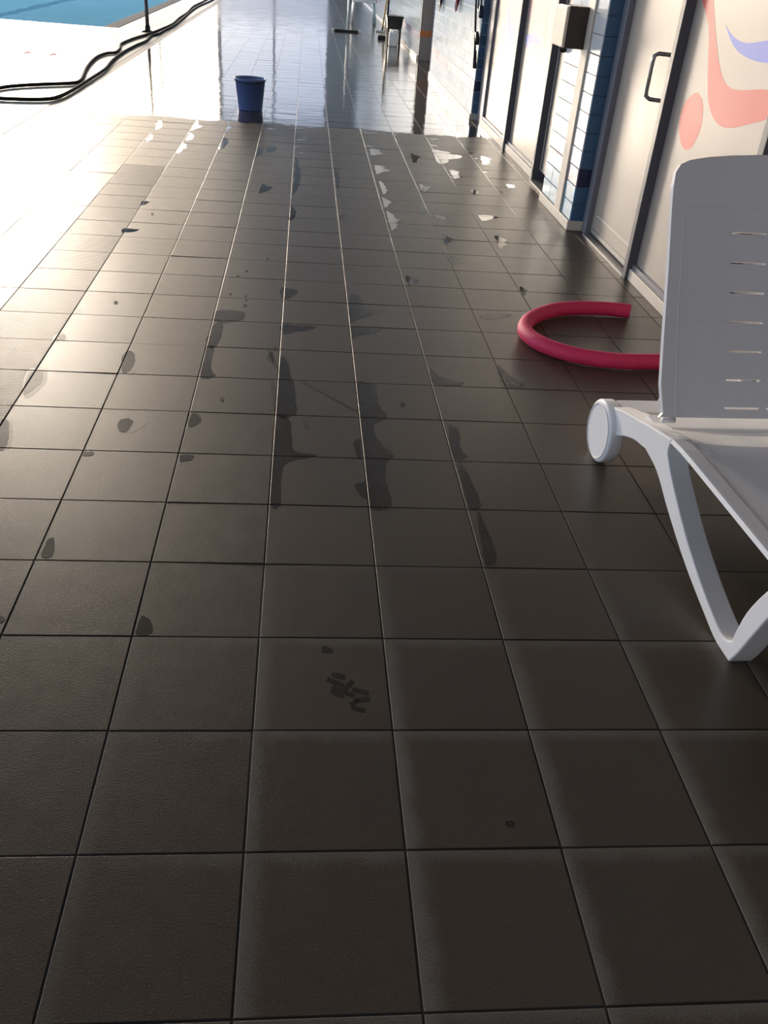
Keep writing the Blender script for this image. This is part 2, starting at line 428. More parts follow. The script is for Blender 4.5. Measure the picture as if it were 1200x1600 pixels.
for x, y, w_, h, le in ((674, 234, 40, 22, .5), (702, 266, 20, 13, .5), (772, 368, 22, 20, .4), (633, 431, 18, 16, .3), (584, 258, 26, 14, .25), (577, 232, 24, 11, .25), (655, 288, 16, 12, .4),
        (750, 244, 16, 13, .4), (604, 330, 20, 30, .25), (748, 336, 30, 9, .5), (596, 308, 20, 16, .25), (402, 230, 12, 17, -.3), (418, 228, 18, 10, -.2), (408, 288, 24, 14, -.2), (192, 357, 34, 6, -.4),
        (222, 314, 18, 6, -.4), (655, 323, 16, 11, .4), (592, 282, 14, 22, .25), (462, 246, 12, 60, -.08), (522, 262, 10, 34, .12), (640, 240, 20, 14, .4), (735, 296, 14, 8, .4), (790, 288, 16, 6, .6), (690, 366, 14, 16, .4),
        (306, 188, 14, 16, -.5), (296, 208, 12, 12, -.5), (284, 222, 14, 18, -.5), (356, 190, 8, 20, -.25), (347, 214, 14, 20, -.25), (248, 188, 12, 16, -.6), (234, 210, 12, 12, -.6), (452, 320, 16, 26, -.08), (812, 448, 10, 14, .3)):
    patch(bm, streaky(x, y, w_, h, le), .0006, .5, False)
tag(from_bm('shallow_puddles', bm, M_WETP, floor), kind='stuff')

# ================================================================== HALL SHELL (daylight comes in through the openings)
M_WALLP = mat('painted_plaster', (.34, .35, .38), .7)
M_CEIL = mat('ceiling_panel', (.26, .27, .31), .8)
M_MULL = mat('window_frame_aluminium', (.5, .5, .52), .4)
HZ = 7.6
def wall_with_openings(name, axis, pos, thick, lo, hi, openings, m=None):
    """axis 'x': wall plane x=pos spanning y lo..hi ; axis 'y': plane y=pos spanning x lo..hi"""
    bm = bmesh.new()
    def bx(a, b, z0, z1):
        if b-a < 1e-3 or z1-z0 < 1e-3: return
        if axis == 'x': add_box(bm, (pos, a, z0), (pos+thick, b, z1))
        else: add_box(bm, (a, pos, z0), (b, pos+thick, z1))
    cur = lo
    for a, b, z0, z1 in openings:
        bx(cur, a, -.2, HZ); bx(a, b, -.2, z0); bx(a, b, z1, HZ); cur = b
    bx(cur, hi, -.2, HZ)
    return tag(from_bm(name, bm, m or M_WALLP), kind='structure')
def frames(name, axis, pos, a, b, z0, z1, n, nz=2):
    bm = bmesh.new(); t = .07
    for i in range(n+1):
        c = a+(b-a)*i/n
        if axis == 'x': add_box(bm, (pos, c-t/2, z0), (pos+.08, c+t/2, z1))
        else: add_box(bm, (c-t/2, pos, z0), (c+t/2, pos+.08, z1))
    for j in range(nz+1):
        z = z0+(z1-z0)*j/nz
        if axis == 'x': add_box(bm, (pos+.005, a, z-t/2), (pos+.075, b, z+t/2))
        else: add_box(bm, (a, pos+.005, z-t/2), (b, pos+.075, z+t/2))
    return tag(from_bm(name, bm, M_MULL), kind='structure')
wall_with_openings('wall_far', 'y', Y1F, .3, X0F-.3, X1F, [(-13.4, -3.05, .3, 6.3), (-2.98, .85, .1, 4.6)], mat('pale_end_wall_paint', (.75, .72, .68), .6))
frames('window_1', 'y', Y1F+.1, -13.4, -3.05, .3, 6.3, 5, 3)
frames('window_2', 'y', Y1F+.1, -2.98, .85, .1, 4.6, 2)
k = NT('blue_tinted_glass'); t_ = k.n('ShaderNodeBsdfTransparent'); t_.inputs[0].default_value = (.50, .55, .64, 1)
gl = k.n('ShaderNodeBsdfGlossy'); gl.inputs['Roughness'].default_value = .02
mx = k.n('ShaderNodeMixShader'); mx.inputs[0].default_value = .06
k.t.links.new(t_.outputs[0], mx.inputs[1]); k.t.links.new(gl.outputs[0], mx.inputs[2])
k.t.links.new(mx.outputs[0], k.t.nodes['Material Output'].inputs[0])
tag(box('window_3', (-2.98, Y1F+.13, .1), (.85, Y1F+.14, 4.6), k.m), kind='structure')
wall_with_openings('wall_left', 'x', X0F-.3, .3, Y0F, Y1F, [(-4.0, 34.0, .3, 6.3)])
frames('window_4', 'x', X0F-.2, -4.0, 34.0, .3, 6.3, 19)
wall_with_openings('wall_back', 'y', Y0F-.3, .3, X0F-.3, X1F, [(-9.0, -2.6, 1.6, 3.8)])  # unseen rear opening, added for bluish fill on camera-facing sides
frames('added_fill_window', 'y', Y0F-.2, -9.0, -2.6, 1.6, 3.8, 4)
tag(box('ceiling', (X0F-.3, Y0F-.3, HZ), (X1F+.3, Y1F+.3, HZ+.2), M_CEIL), kind='structure')
tag(box('ground_outside', (-90, -60, -.5), (X0F-.3, 120, -.25), mat('outside_paving', (.45, .44, .42), .8)), kind='structure')
tag(box('ground_outside_back', (X0F-.3, -60, -.5), (60, Y0F-.3, -.25), mat('outside_paving', (.45, .44, .42), .8)), kind='structure')
tag(box('ground_outside_far', (X0F-.3, Y1F+.3, -.5), (60, 120, -.25), mat('outside_paving', (.45, .44, .42), .8)), kind='structure')
portal('portal_far', (-8.2, Y1F+.35, 3.3), 10.3, 6.0, (-math.pi/2, 0, 0))
portal('portal_far_tinted', (-1.06, Y1F+.35, 2.35), 3.83, 4.5, (-math.pi/2, 0, 0))
portal('portal_back', (-5.8, Y0F-.35, 2.7), 6.4, 2.2, (math.pi/2, 0, 0))
portal('portal_left', (X0F-.35, 15, 3.3), 6.0, 38, (0, -math.pi/2, 0))

# ================================================================== POOL
M_POOLT = mat('blue_pool_tile', (.16, .42, .62), .3)
bm = bmesh.new()
add_box(bm, (X0F+.6, PY0, -1.6), (PX1-.28, Y1F-1.2, -1.5))
add_box(bm, (X0F+.5, PY0-.1, -1.6), (X0F+.6, Y1F-1.2, -.03)); add_box(bm, (PX1-.28, PY0-.1, -1.6), (PX1-.26, Y1F-1.2, -.05))
add_box(bm, (X0F+.6, PY0-.1, -1.6), (PX1-.28, PY0, -.03)); add_box(bm, (X0F+.6, Y1F-1.2, -1.6), (PX1-.26, Y1F-1.1, -.03))
pool = tag(from_bm('pool_basin', bm, M_POOLT), kind='structure')
for i in range(4):
    box('lane_line', (-4.75-2.5*i, PY0+.4, -1.5), (-4.5-2.5*i, Y1F-1.8, -1.49), mat('dark_lane_tile', (.05, .10, .25), .4), pool)
bm = bmesh.new(); add_box(bm, (PX1-.28, PY0-.02, -.14), (PX1, Y1F, -.012)); add_box(bm, (X0F, Y1F-1.1, -.14), (PX1-.28, Y1F, -.012))
from_bm('pool_gutter', bm, M_GREY, pool)
bm = bmesh.new(); y = PY0
while y < 34: add_box(bm, (PX1-.25, y, -.012), (PX1-.03, y+.03, -.002)); y += .055
tag(from_bm('gutter_bars', bm, M_GREY, pool), kind='stuff')
k = NT('pool_water'); P = k.pos()
wv = k.noise(P, 2.4, 3)
wx_, wy_, wz_ = k.xyz(P)
lane = k.sstep(k.math('ABSOLUTE', k.math('SUBTRACT', k.math('FRACT', k.math('DIVIDE', k.math('ADD', wx_, k.math('MULTIPLY', k.math('SUBTRACT', wv, .5), .25)), 2.5)), .84)), .06, .035)
k.p(**{'Base Color': k.mix(k.math('MULTIPLY', lane, .6), k.mix(k.noise(P, .5, 3), (.22, .58, .80, 1), (.34, .70, .88, 1)), (.10, .28, .50, 1)), 'Roughness': .5})
k.b.inputs['Specular IOR Level'].default_value = 0
k.bump(wv, .5, .01)
bm = bmesh.new(); add_box(bm, (X0F+.6, PY0, -.30), (PX1-.28, Y1F-1.2, -.06))
tag(from_bm('pool_water', bm, k.m), 'blue water of the swimming pool beyond the deck', 'water', kind='stuff')

# ================================================================== RIGHT WALL
M_CREAM = mat('cream_gloss_panel', (.38, .325, .272), .40, .03, 4, spec=1.0)
M_POST = mat('dark_grey_aluminium_post', (.10, .102, .118), .42, .05, 20, spec=.4)
M_FRAME = mat('mid_grey_door_frame', (.20, .20, .225), .4, .05, 20)
M_SKIRT = mat('cream_skirting', (.72, .64, .53), .45, .08, 12)
M_WTILE = mat('white_glazed_tile', (.78, .80, .79), .14, .03, 6)
M_CTILE = mat('pale_aqua_glazed_tile', (.66, .75, .76), .14, .04, 6)
M_LTILE = mat('lavender_glazed_tile', (.36, .29, .37), .2, .10, 9, spec=.2)
M_BTILE = mat('light_blue_glazed_tile', (.15, .33, .47), .2, .08, 9, spec=.2)
M_DTILE = mat('deep_blue_glazed_tile', (.055, .14, .25), .18, .08, 9)
M_NTILE = mat('navy_glazed_tile', (.015, .025, .075), .18, .08, 9)
M_WGROUT = mat('wall_grout', (.85, .84, .82), .7)
M_DGROUT = mat('dark_wall_grout', (.16, .15, .16), .7)
M_REDP = mat('coral_red_print', (.78, .10, .085), .40, .03, 4, spec=.5)
M_PINKP = mat('faded_pink_print', (.50, .28, .28), .40, .03, 4, spec=.9)
M_BLUEP = mat('periwinkle_blue_print', (.15, .24, .82), .40, .03, 4, spec=.5)
M_METAL = mat('brushed_metal', (.22, .21, .20), .28, .05, 40, metal=1)
M_THRESH = mat('worn_metal_threshold', (.35, .34, .33), .45, .2, 30, metal=.6)
M_WHITEP = mat('white_edge_profile', (.85, .83, .80), .35)
M_BLACK = mat('black_plastic', (.012, .012, .013), .45)

XPAN = 1.895; XPOST = 1.845; XB = 2.05
wall = tag(box('wall_right', (XB, Y0F, -.2), (X1F, 14.9, HZ), M_WALLP), kind='structure')
bm = bmesh.new(); add_box(bm, (1.84, 3.6, 2.25), (XB, 9.11, HZ)); add_box(bm, (1.84, Y0F, 2.25), (XB, 4.87, HZ))
from_bm('lintel', bm, M_WALLP, wall)
def panel(y0, y1, z0=.085, z1=2.25):
    return box('wall_panel', (XPAN, y0, z0), (XPAN+.04, y1, z1), M_CREAM, wall, .002)
def post(y0, y1, m=None, x0=XPOST):
    o = box('post', (x0, y0, 0), (XB, y1, 2.25), m or M_POST, wall, .003); return o
def bboard(name, x0, y0, y1, z1=.06):
    return tag(box(name, (x0, y0, 0), (XB, y1, z1), M_SKIRT, None, .004), kind='structure')
def rail(y0, y1):
    box('bottom_rail', (XPAN-.02, y0, .06), (XPAN+.05, y1, .085), M_FRAME, wall, .002)
# near end (behind the lounger) to the tiled pier
post(2.75, 2.80); p1 = panel(2.80, 3.895); post(3.895, 3.945)
box('edge_profile', (XPAN-.03, 2.80, .09), (XPAN, 2.83, 2.2), M_WHITEP, wall, .002)
p0 = panel(1.3, 2.75); post(1.25, 1.3); panel(-.2, 1.25); post(-.25, -.2); panel(-5, -.25)
bboard('baseboard_right', 1.862, -5, 3.895); rail(-5, 3.895)
# door between post and pier
door = tag(empty('door_1', (XPAN, 4.4, 0)), kind='structure')
def dbox(name, lo, hi, m, par, bev=.002):
    o = box(name, [lo[i]-door.location[i] for i in range(3)], [hi[i]-door.location[i] for i in range(3)], m, par, bev); return o
leaf = dbox('door_leaf', (XPAN, 3.985, .02), (XPAN+.045, 4.78, 2.2), M_CREAM, door)
dbox('leaf_edge', (XPAN-.012, 3.947, .02), (XPAN+.045, 3.985, 2.2), M_WHITEP, door)
dbox('door_frame', (XPAN-.035, 4.78, .0), (XB, 4.868, 2.25), M_FRAME, door, .004)
dbox('kick_strip', (XPAN-.004, 4.0, .137), (XPAN, 4.70, .141), M_WHITEP, door, 0)
dbox('door_sweep', (XPAN-.008, 4.0, .03), (XPAN, 4.74, .055), M_THRESH, door, 0)
dbox('threshold', (XPAN-.05, 3.947, -.01), (XB, 4.78, .012), M_THRESH, door)
# pull handle: a flat bow standing off the leaf
hz0, hz1, hy = .875, 1.085, 4.13
def hp(x, y, z): return (x-door.location.x, y-door.location.y, z)
tube('handle', [hp(*p) for p in ((XPAN, hy-.05, hz1), (XPAN-.045, hy-.01, hz1), (XPAN-.062, hy+.0, hz1-.012), (XPAN-.066, hy, hz1-.04), (XPAN-.066, hy, hz0+.04), (XPAN-.062, hy, hz0+.012), (XPAN-.045, hy-.01, hz0), (XPAN, hy-.05, hz0))], .0105, M_METAL, leaf, 10)
# far side of the pier: panels with posts
post(6.30, 6.355); p2 = panel(6.355, 7.50); post(7.50, 7.555); p3 = panel(7.555, 8.80); post(8.80, 9.11, M_FRAME, 1.87)
box('panel_seam', (XPAN-.006, 6.22, .1), (XPAN, 6.235, 2.2), M_POST, wall)
panel(5.55, 6.30); bboard('baseboard_right', 1.862, 6.355, 7.50); bboard('baseboard_right', 1.862, 7.555, 8.80); rail(6.355, 7.50); rail(7.555, 8.80)
box('threshold', (1.83, 5.66, -.01), (XB, 6.30, .012), M_THRESH, wall)

# painted figures on the panels, each a thin film on its panel
def print_on(name, px, parent, m, off=.0006, smooth=6):
    pts = [onx(x, y, XPAN) for x, y in px]
    if smooth:
        pts = spline(pts+[pts[0]], smooth)[:-1]
    bm = bmesh.new(); prism(bm, [Vector((XPAN-off, p.y, p.z)) for p in pts], (off-.0001, 0, 0))
    bmesh.ops.triangulate(bm, faces=bm.faces); return from_bm(name, bm, m, parent)
print_on('painted_dot', [(1090, 144), (1098, 160), (1096, 195), (1084, 225), (1073, 234), (1064, 225), (1061, 195), (1068, 165), (1080, 149)], p1, M_REDP)
print_on('painted_swoosh', [(1090, -60), (1095, -8), (1107, 40), (1106, 110), (1107, 160), (1118, 190), (1138, 200), (1170, 194), (1203, 184), (1210, 165), (1203, 141), (1160, 141), (1138, 135), (1126, 110), (1119, 60), (1115, 0), (1110, -60)], p1, M_REDP, smooth=3)
print_on('painted_wave', [(1133, 38), (1145, 56), (1165, 67), (1200, 63), (1225, 58), (1222, 90), (1200, 98), (1176, 94), (1155, 82), (1143, 65)], p1, M_BLUEP, smooth=4)
print_on('painted_wave', [(824, 78), (822, 58), (828, 53), (838, 55), (843, 70), (834, 66)], p2, M_BLUEP, smooth=3)
print_on('painted_swoosh', [(826, 30), (828, 0), (850, -20), (856, 0), (853, 55), (850, 80), (848, 60), (846, 35), (838, 27)], p2, M_PINKP, smooth=3)
print_on('painted_wave', [(796, 2), (797, 35), (803, 50), (799, 80), (795, 60), (793, 30)], p3, M_BLUEP, smooth=3)
print_on('painted_swoosh', [(801, 8), (806, 16), (809, 26), (805, 20)], p3, M_PINKP, smooth=0)

# glazed wall tiles
TH, TW = .104, .205
def tilebox_mesh(name, w_, h_, m, axis):
    # axis 'x': face looks to -x (w along y) ; axis 'y': face looks to -y (w along x)
    b = .0025; d = .008
    vs = [(-w_/2, -h_/2, d), (w_/2, -h_/2, d), (w_/2, h_/2, d), (-w_/2, h_/2, d), (-w_/2, -h_/2, b), (w_/2, -h_/2, b), (w_/2, h_/2, b), (-w_/2, h_/2, b),
          (-w_/2+b, -h_/2+b, 0), (w_/2-b, -h_/2+b, 0), (w_/2-b, h_/2-b, 0), (-w_/2+b, h_/2-b, 0)]
    vs = [(q[2], -q[0], q[1]) for q in vs] if axis == 'x' else [(q[0], q[2], q[1]) for q in vs]
    me = bpy.data.meshes.new(name); me.from_pydata(vs, [], TF); me.materials.append(m)
    bm = bmesh.new(); bm.from_mesh(me); bmesh.ops.recalc_face_normals(bm, faces=bm.faces); bm.to_mesh(me); bm.free()
    return me
_tm = {}
def wtile(w_, m, axis, loc, parent):
    key = (round(w_, 4), m.name, axis)
    if key not in _tm: _tm[key] = tilebox_mesh('tile', w_-.004, TH-.004, m, axis)
    o = bpy.data.objects.new('tile', _tm[key]); COL.objects.link(o); o.parent = parent
    o.location = loc; s = .006
    o.rotation_euler = (0, random.gauss(0, s*.3), random.gauss(0, s*.5)) if axis == 'x' else (random.gauss(0, s*.3), 0, random.gauss(0, s*.5))
def row_mat(r, upper=None):
    return M_BTILE if r < 2 else M_LTILE if r == 2 else (upper or M_WTILE)
# tiled pier
XPI = 1.775
pier = tag(box('wall_right_pier', (XPI+.006, 4.875, -.2), (XB, 5.655, HZ), M_DGROUT), kind='structure')
ROWS = 20
for r in range(ROWS):
    z = .06+TH*(r+.5)
    for y0, y1 in ((4.87, 5.095), (5.245, 5.45), (5.45, 5.655)):
        wtile(y1-y0, row_mat(r), 'x', (XPI, (y0+y1)/2, z), pier)
    wtile(.095, M_NTILE if r == 2 else M_DTILE, 'y', (XPI+.052, 4.868, z), pier)
box('trunking', (XPI-.012, 5.10, .06), (XPI+.01, 5.24, 2.6), M_SKIRT, pier, .003)
bboard('baseboard_right', XPI-.012, 4.868, 5.67, .06)
# far tiled wall
XW2 = 1.805
w2 = tag(box('wall_right_far', (XW2+.002, 9.125, -.2), (XB, 12.83, HZ), M_WGROUT), kind='structure')
NC = 18; tw = (12.83-9.12)/NC
rv, rf = [], []
for r in range(26):
    z = .06+TH*(r+.5)
    for c in range(NC):
        y = 9.12+tw*(c+.5)
        m_ = M_LTILE if r == 2 else M_WTILE if r < 2 else M_CTILE
        if r < 13: wtile(tw, m_, 'x', (XW2, y, z), w2)
        else:
            b = len(rv); rv += [(XW2+.001, y-tw/2+.002, z-TH/2+.002), (XW2+.001, y+tw/2-.002, z-TH/2+.002), (XW2+.001, y+tw/2-.002, z+TH/2-.002), (XW2+.001, y-tw/2+.002, z+TH/2-.002)]; rf.append((b, b+1, b+2, b+3))
    if r < 20: wtile(.095, M_NTILE if r == 2 else M_DTILE, 'y', (XW2+.052, 9.118, z), w2)
me = bpy.data.meshes.new('upper_tiles'); me.from_pydata(rv, [], rf); tag(link('upper_tiles', me, M_CTILE, w2), kind='stuff')
bboard('baseboard_right', XW2-.012, 9.118, 12.84, .055)
# column with orange band past a doorway, and the tiled wall behind it
M_TAUPE = mat('taupe_column_paint', (.34, .29, .25), .55, .04, 10)
col_ = tag(box('wall_column', (1.866, 14.92, -.2), (X1F, 15.0, HZ), M_TAUPE), kind='structure')
box('orange_band', (1.864, 14.916, .325), (X1F, 14.92, .412), mat('orange_band_paint', (.62, .20, .06), .5), col_)
box('column_skirting', (1.860, 14.91, 0), (X1F, 14.92, .065), M_TAUPE, col_)
XW3 = 1.866
w3 = tag(box('wall_right_end', (XW3, 15.0, -.2), (X1F, Y1F, HZ), M_WGROUT), kind='structure')
for mm, rows in ((M_WTILE, (0, 1)), (M_LTILE, (2,)), (M_CTILE, range(3, 26))):
    bm = bmesh.new()
    for r in rows:
        z0 = .06+TH*r; y = 15.0
        while y < 34.8:
            add_box(bm, (XW3-.006, y+.002, z0+.002), (XW3, y+TW-.002, z0+TH-.002)); y += TW
    tag(from_bm('wall_tile_field', bm, mm, w3), kind='stuff')
bboard('baseboard_right', XW3-.02, 15.0, Y1F, .055)

# ================================================================== THINGS
# ---- wall dispenser on the pier
M_BROWN = mat('dark_brown_plastic', (.045, .026, .022), .4)
d = tag(empty('wall_dispenser', (XPI, 5.33, 1.0)), 'dark brown box dispenser with pale front mounted on the tiled pier', 'dispenser')
bm = bmesh.new(); add_box(bm, (-.135, -.135, .0), (0, .12, .225), .006); from_bm('body', bm, M_BROWN, d)
bm = bmesh.new(); add_box(bm, (-.150, -.135, .004), (-.132, .12, .222), .005); from_bm('front_cover', bm, mat('beige_front_cover', (.74, .62, .50), .45), d)
tube('pipe_joint', [(-.02, .30, -.03), (.0, .36, -.03)], .028, M_BLACK, d)

# ---- bucket
M_NAVY = mat('navy_blue_plastic', (.10, .16, .36), .38, .05, 20)
c = G(390, 174); bc = Vector((c.x, c.y+.118, 0))
bk = tag(empty('bucket', bc), 'dark blue plastic bucket standing at the edge of the wet floor', 'bucket')
bm = bmesh.new(); lathe(bm, [(.0001, .004), (.112, .004), (.116, .0), (.118, .006), (.146, .262), (.153, .264), (.155, .272), (.153, .284), (.145, .284), (.140, .262), (.111, .012), (.0001, .012)], 40)
from_bm('body', bm, M_NAVY, bk, True)
hpts = [(.152*math.cos(a), .03*math.sin(a)-.02, .268-.02*math.sin(a)) for a in [math.pi*i/16 for i in range(17)]]
tube('bail_handle', [(x*1.0, -.002-.155*math.sin(math.acos(max(-1, min(1, x/.155))))*.97, z) for x, y, z in hpts], .003, M_BLACK, bk, 6)

# ---- pool noodle
def noodle_material():
    k = NT('pink_red_foam'); P = k.pos()
    vor = k.n('ShaderNodeTexVoronoi'); k.set(vor.inputs['Vector'], P); vor.inputs['Scale'].default_value = 260
    k.p(**{'Base Color': k.mix(k.noise(P, 40, 3), (.62, .016, .085, 1), (.80, .04, .14, 1)), 'Roughness': .6})
    k.bump(vor.outputs['Distance'], .5, .002); return k.m
NR = .034
npx = [(984, 487), (960, 484), (920, 482), (880, 483), (848, 490), (828, 500), (820, 512), (826, 525), (848, 539), (885, 552), (930, 561), (980, 565.5), (1030, 566)]
npts = spline([G(x, y, NR) for x, y in npx]+[G(1030, 566, NR)+Vector((.1, -.01, 0))], 6)
nd = empty('pool_noodle', G(900, 525)); tag(nd, 'pink red foam pool noodle curled on the floor behind the lounger', 'pool noodle')
npl = [Vector((p.x, p.y, NR+.0016))-nd.location for p in npts]
tube('foam_tube', npl, NR, noodle_material(), nd, 18)
d0 = (npl[0]-npl[1]).normalized()
bm = bmesh.new(); add_tube(bm, [npl[0]+d0*.0005, npl[0]+d0*.001], .009, 12); from_bm('centre_hole', bm, mat('dark_hole', (.05, .003, .01), .8), nd)

# ---- hose, two strands along the deck
M_HOSE = mat('black_rubber_hose', (.012, .012, .012), .75, spec=.2)
HR = .017
hA = [(-60, 146), (-20, 141), (15, 135), (60, 132), (110, 130), (124, 127), (130, 118), (134, 108), (142, 97), (153, 88), (168, 83), (180, 82), (187, 76), (190, 68), (212, 59), (232, 53), (253, 45), (270, 37), (280, 28), (292, 20), (302, 10), (318, 2), (332, -6)]
hB = [(-60, 152), (-20, 153), (30, 155), (72, 155), (92, 151), (113, 141), (140, 124), (164, 108), (174, 96), (190, 83), (212, 71), (228, 64), (236, 56), (248, 53), (256, 48), (272, 40), (286, 29), (298, 18), (310, 10), (328, 2), (342, -6)]
for pts, lab in ((hA, 'black hose strand with the wavier loop, nearer the pool'), (hB, 'black hose strand on the walkway side, running straighter')):
    q = spline([G(x, y, HR+.001) for x, y in pts], 6)
    h_ = tag(empty('hose', Vector((q[0].x, q[0].y, 0))), lab, 'hose', 'hose strands by the drain')
    tube('rubber_tube', [p-h_.location for p in q], HR, M_HOSE, h_, 10)
    e_ = q[-1]-h_.location; f_ = q[-3]-h_.location
    tube('coupling', [e_+(f_-e_)*.6, e_-(f_-e_)*.4], HR*1.35, M_BLACK, h_, 10)

# ---- thin pole standing by the hose
b = G(231, 50)
pl = tag(empty('metal_pole', (b.x, b.y, 0)), 'thin grey metal pole standing on the deck near the pool corner', 'pole')
bm = bmesh.new(); lathe(bm, [(.0001, 0), (.10, 0), (.10, .012), (.045, .03), (.04, .10), (.0001, .10)], 20); from_bm('foot', bm, M_BLACK, pl, True)
tube('lower_sleeve', [(0, 0, .08), (0, 0, .55)], .030, mat('dark_grey_sleeve', (.06, .06, .062), .4), pl)
tube('shaft', [(0, 0, .5), (0, 0, 2.2)], .021, mat('grey_metal_shaft', (.32, .33, .35), .35, metal=.5), pl)

# ---- red floor marks beyond the drain
M_REDM = mat('faded_red_paint', (.55, .04, .05), .8)
for (x, y), lab in (((43, 82), 'small faded red floor mark, left of the two nearest the hose loop'), ((83, 85), 'small faded red floor mark, right of the two nearest the hose loop')):
    p = G(x, y); bm = bmesh.new()
    pts = [Vector((p.x+(.07 if i % 2 else .03)*math.sin(i*math.pi/5), p.y+(.22 if i % 2 else .10)*math.cos(i*math.pi/5), .0006)) for i in range(10)]
    prism(bm, pts, (0, 0, .0006)); tag(from_bm('floor_mark', bm, M_REDM), lab, 'floor mark', 'red floor marks')

# ---- sun lounger
def lounger_plastic():
    k = NT('white_lounger_resin'); P = k.pos()
    k.p(**{'Base Color': k.mix(k.noise(P, 7, 4), (.78, .77, .77, 1), (.83, .82, .82, 1)), 'Roughness': .42})
    k.bump(k.noise(P, 500, 2), .25, .0006); return k.m
M_RES = lounger_plastic()
L0 = G(1130, 1022); ang = math.atan2(.042, 1)
LD = Vector((-math.sin(ang), math.cos(ang), 0)); LN = Vector((math.cos(ang), math.sin(ang), 0))   # head direction, inward direction
lg = tag(empty('sun_lounger', (L0.x, L0.y, 0)), 'white plastic sun lounger with raised slotted backrest and wheel', 'sun lounger')
lg.rotation_euler = (0, 0, ang)
LI = Matrix.Rotation(-ang, 3, 'Z')
W = .67
def loc(p): return LI @ (Vector(p)-Vector((L0.x, L0.y, 0)))      # world -> lounger local (x inward, y headward, z up)
def S(px, py, off=0.0):                                            # pixel on the outer side plane of the lounger
    return loc(onpl(px, py, L0+LN*off, LN))
RZ = .325
def arc(pts, n=4): return spline(pts, n)
# arm + leg silhouettes on the outer plane, as bands between two lines
armT = arc([Vector((0, 1.10, .165)), Vector((0, 1.02, .193)), Vector((0, .90, .232)), Vector((0, .77, .265)), Vector((0, .63, .298)), Vector((0, .54, .318)), Vector((0, .46, RZ))])
armB = arc([Vector((0, 1.06, .060)), Vector((0, .97, .098)), Vector((0, .87, .155)), Vector((0, .77, .195)), Vector((0, .68, .212)), Vector((0, .60, .240)), Vector((0, .54, .285))])
legB = arc([Vector((0, .68, .212)), Vector((0, .60, .200)), Vector((0, .545, .181)), Vector((0, .45, .134)), Vector((0, .29, .069)), Vector((0, .13, .021)), Vector((0, .045, .0)), Vector((0, -.03, 0))])
legT = arc([Vector((0, .56, .285)), Vector((0, .53, .262)), Vector((0, .487, .228)), Vector((0, .338, .142)), Vector((0, .20, .082)), Vector((0, .075, .042)), Vector((0, .018, .036)), Vector((0, -.012, .054))])
vB = arc([Vector((0, -.028, 0)), Vector((0, -.050, .048)), Vector((0, -.078, .13)), Vector((0, -.118, .235)), Vector((0, -.165, RZ-.01))])
vT = arc([Vector((0, .045, .0)), Vector((0, -.006, .062)), Vector((0, -.026, .155)), Vector((0, -.066, .25)), Vector((0, -.11, RZ-.01))])
for side in (0, 1):
    def pos_(p): return Vector((p.x if side == 0 else W-p.x, p.y, p.z))
    sx = 1 if side == 0 else -1
    ol = [p for p in armT if p.y >= .535] + [Vector((0, .545, .285))] + [p for p in legT if p.y < .54] + [p for p in vT if p.z > .07] + vB[::-1][:-1] + [Vector((0, -.028, 0)), Vector((0, .040, 0))] + [p for p in legB[::-1] if p.y > .05] + [p for p in armB[::-1] if p.y > .70]
    bm = bmesh.new(); prism(bm, [pos_(p) for p in ol], (sx*.062, 0, 0))
    o = from_bm('side_frame', bm, M_RES, lg); bv = o.modifiers.new('b', 'BEVEL'); bv.width = .004; bv.segments = 2; bv.limit_method = 'ANGLE'; bv.angle_limit = math.radians(40)
    # foot-end legs, beyond the frame edge
    bm = bmesh.new(); prism(bm, [pos_(Vector((0, y, z))) for y, z in ((-.62, RZ-.01), (-.70, 0), (-.76, 0), (-.74, RZ-.01))], (sx*.06, 0, 0))
    o = from_bm('leg', bm, M_RES, lg); o.modifiers.new('b', 'BEVEL').width = .004
    # wheel, outside the arm
    wx = -.022 if side == 0 else W+.022-.05
    bm = bmesh.new(); segs = 40; R = .107; WS = .995; WZ = .1085
    prof = [(R-.010, 0), (R, .006), (R, .044), (R-.006, .05)]
    rings = [[bm.verts.new((wx+h, WS+r*math.cos(a*2*math.pi/segs), WZ+r*math.sin(a*2*math.pi/segs))) for a in range(segs)] for r, h in (prof if side == 0 else [(r, .05-h) for r, h in prof])]
    for A, B in zip(rings, rings[1:]):
        for a in range(segs): bm.faces.new((A[a], A[(a+1) % segs], B[(a+1) % segs], B[a]))
    bm.faces.new(rings[0]); bm.faces.new(rings[-1])
    wo = from_bm('wheel', bm, M_RES, lg); wo.modifiers.new('b', 'BEVEL').width = .002
    for p in wo.data.polygons: p.use_smooth = len(p.vertices) == 4
    bm = bmesh.new(); add_tube(bm, [(wx-.001 if side == 0 else wx+.051, WS+(R-.014)*math.cos(a*2*math.pi/48), WZ+(R-.014)*math.sin(a*2*math.pi/48)) for a in range(48)], .0018, 6, closed=True)
    from_bm('rim_groove', bm, M_RES, wo, True)
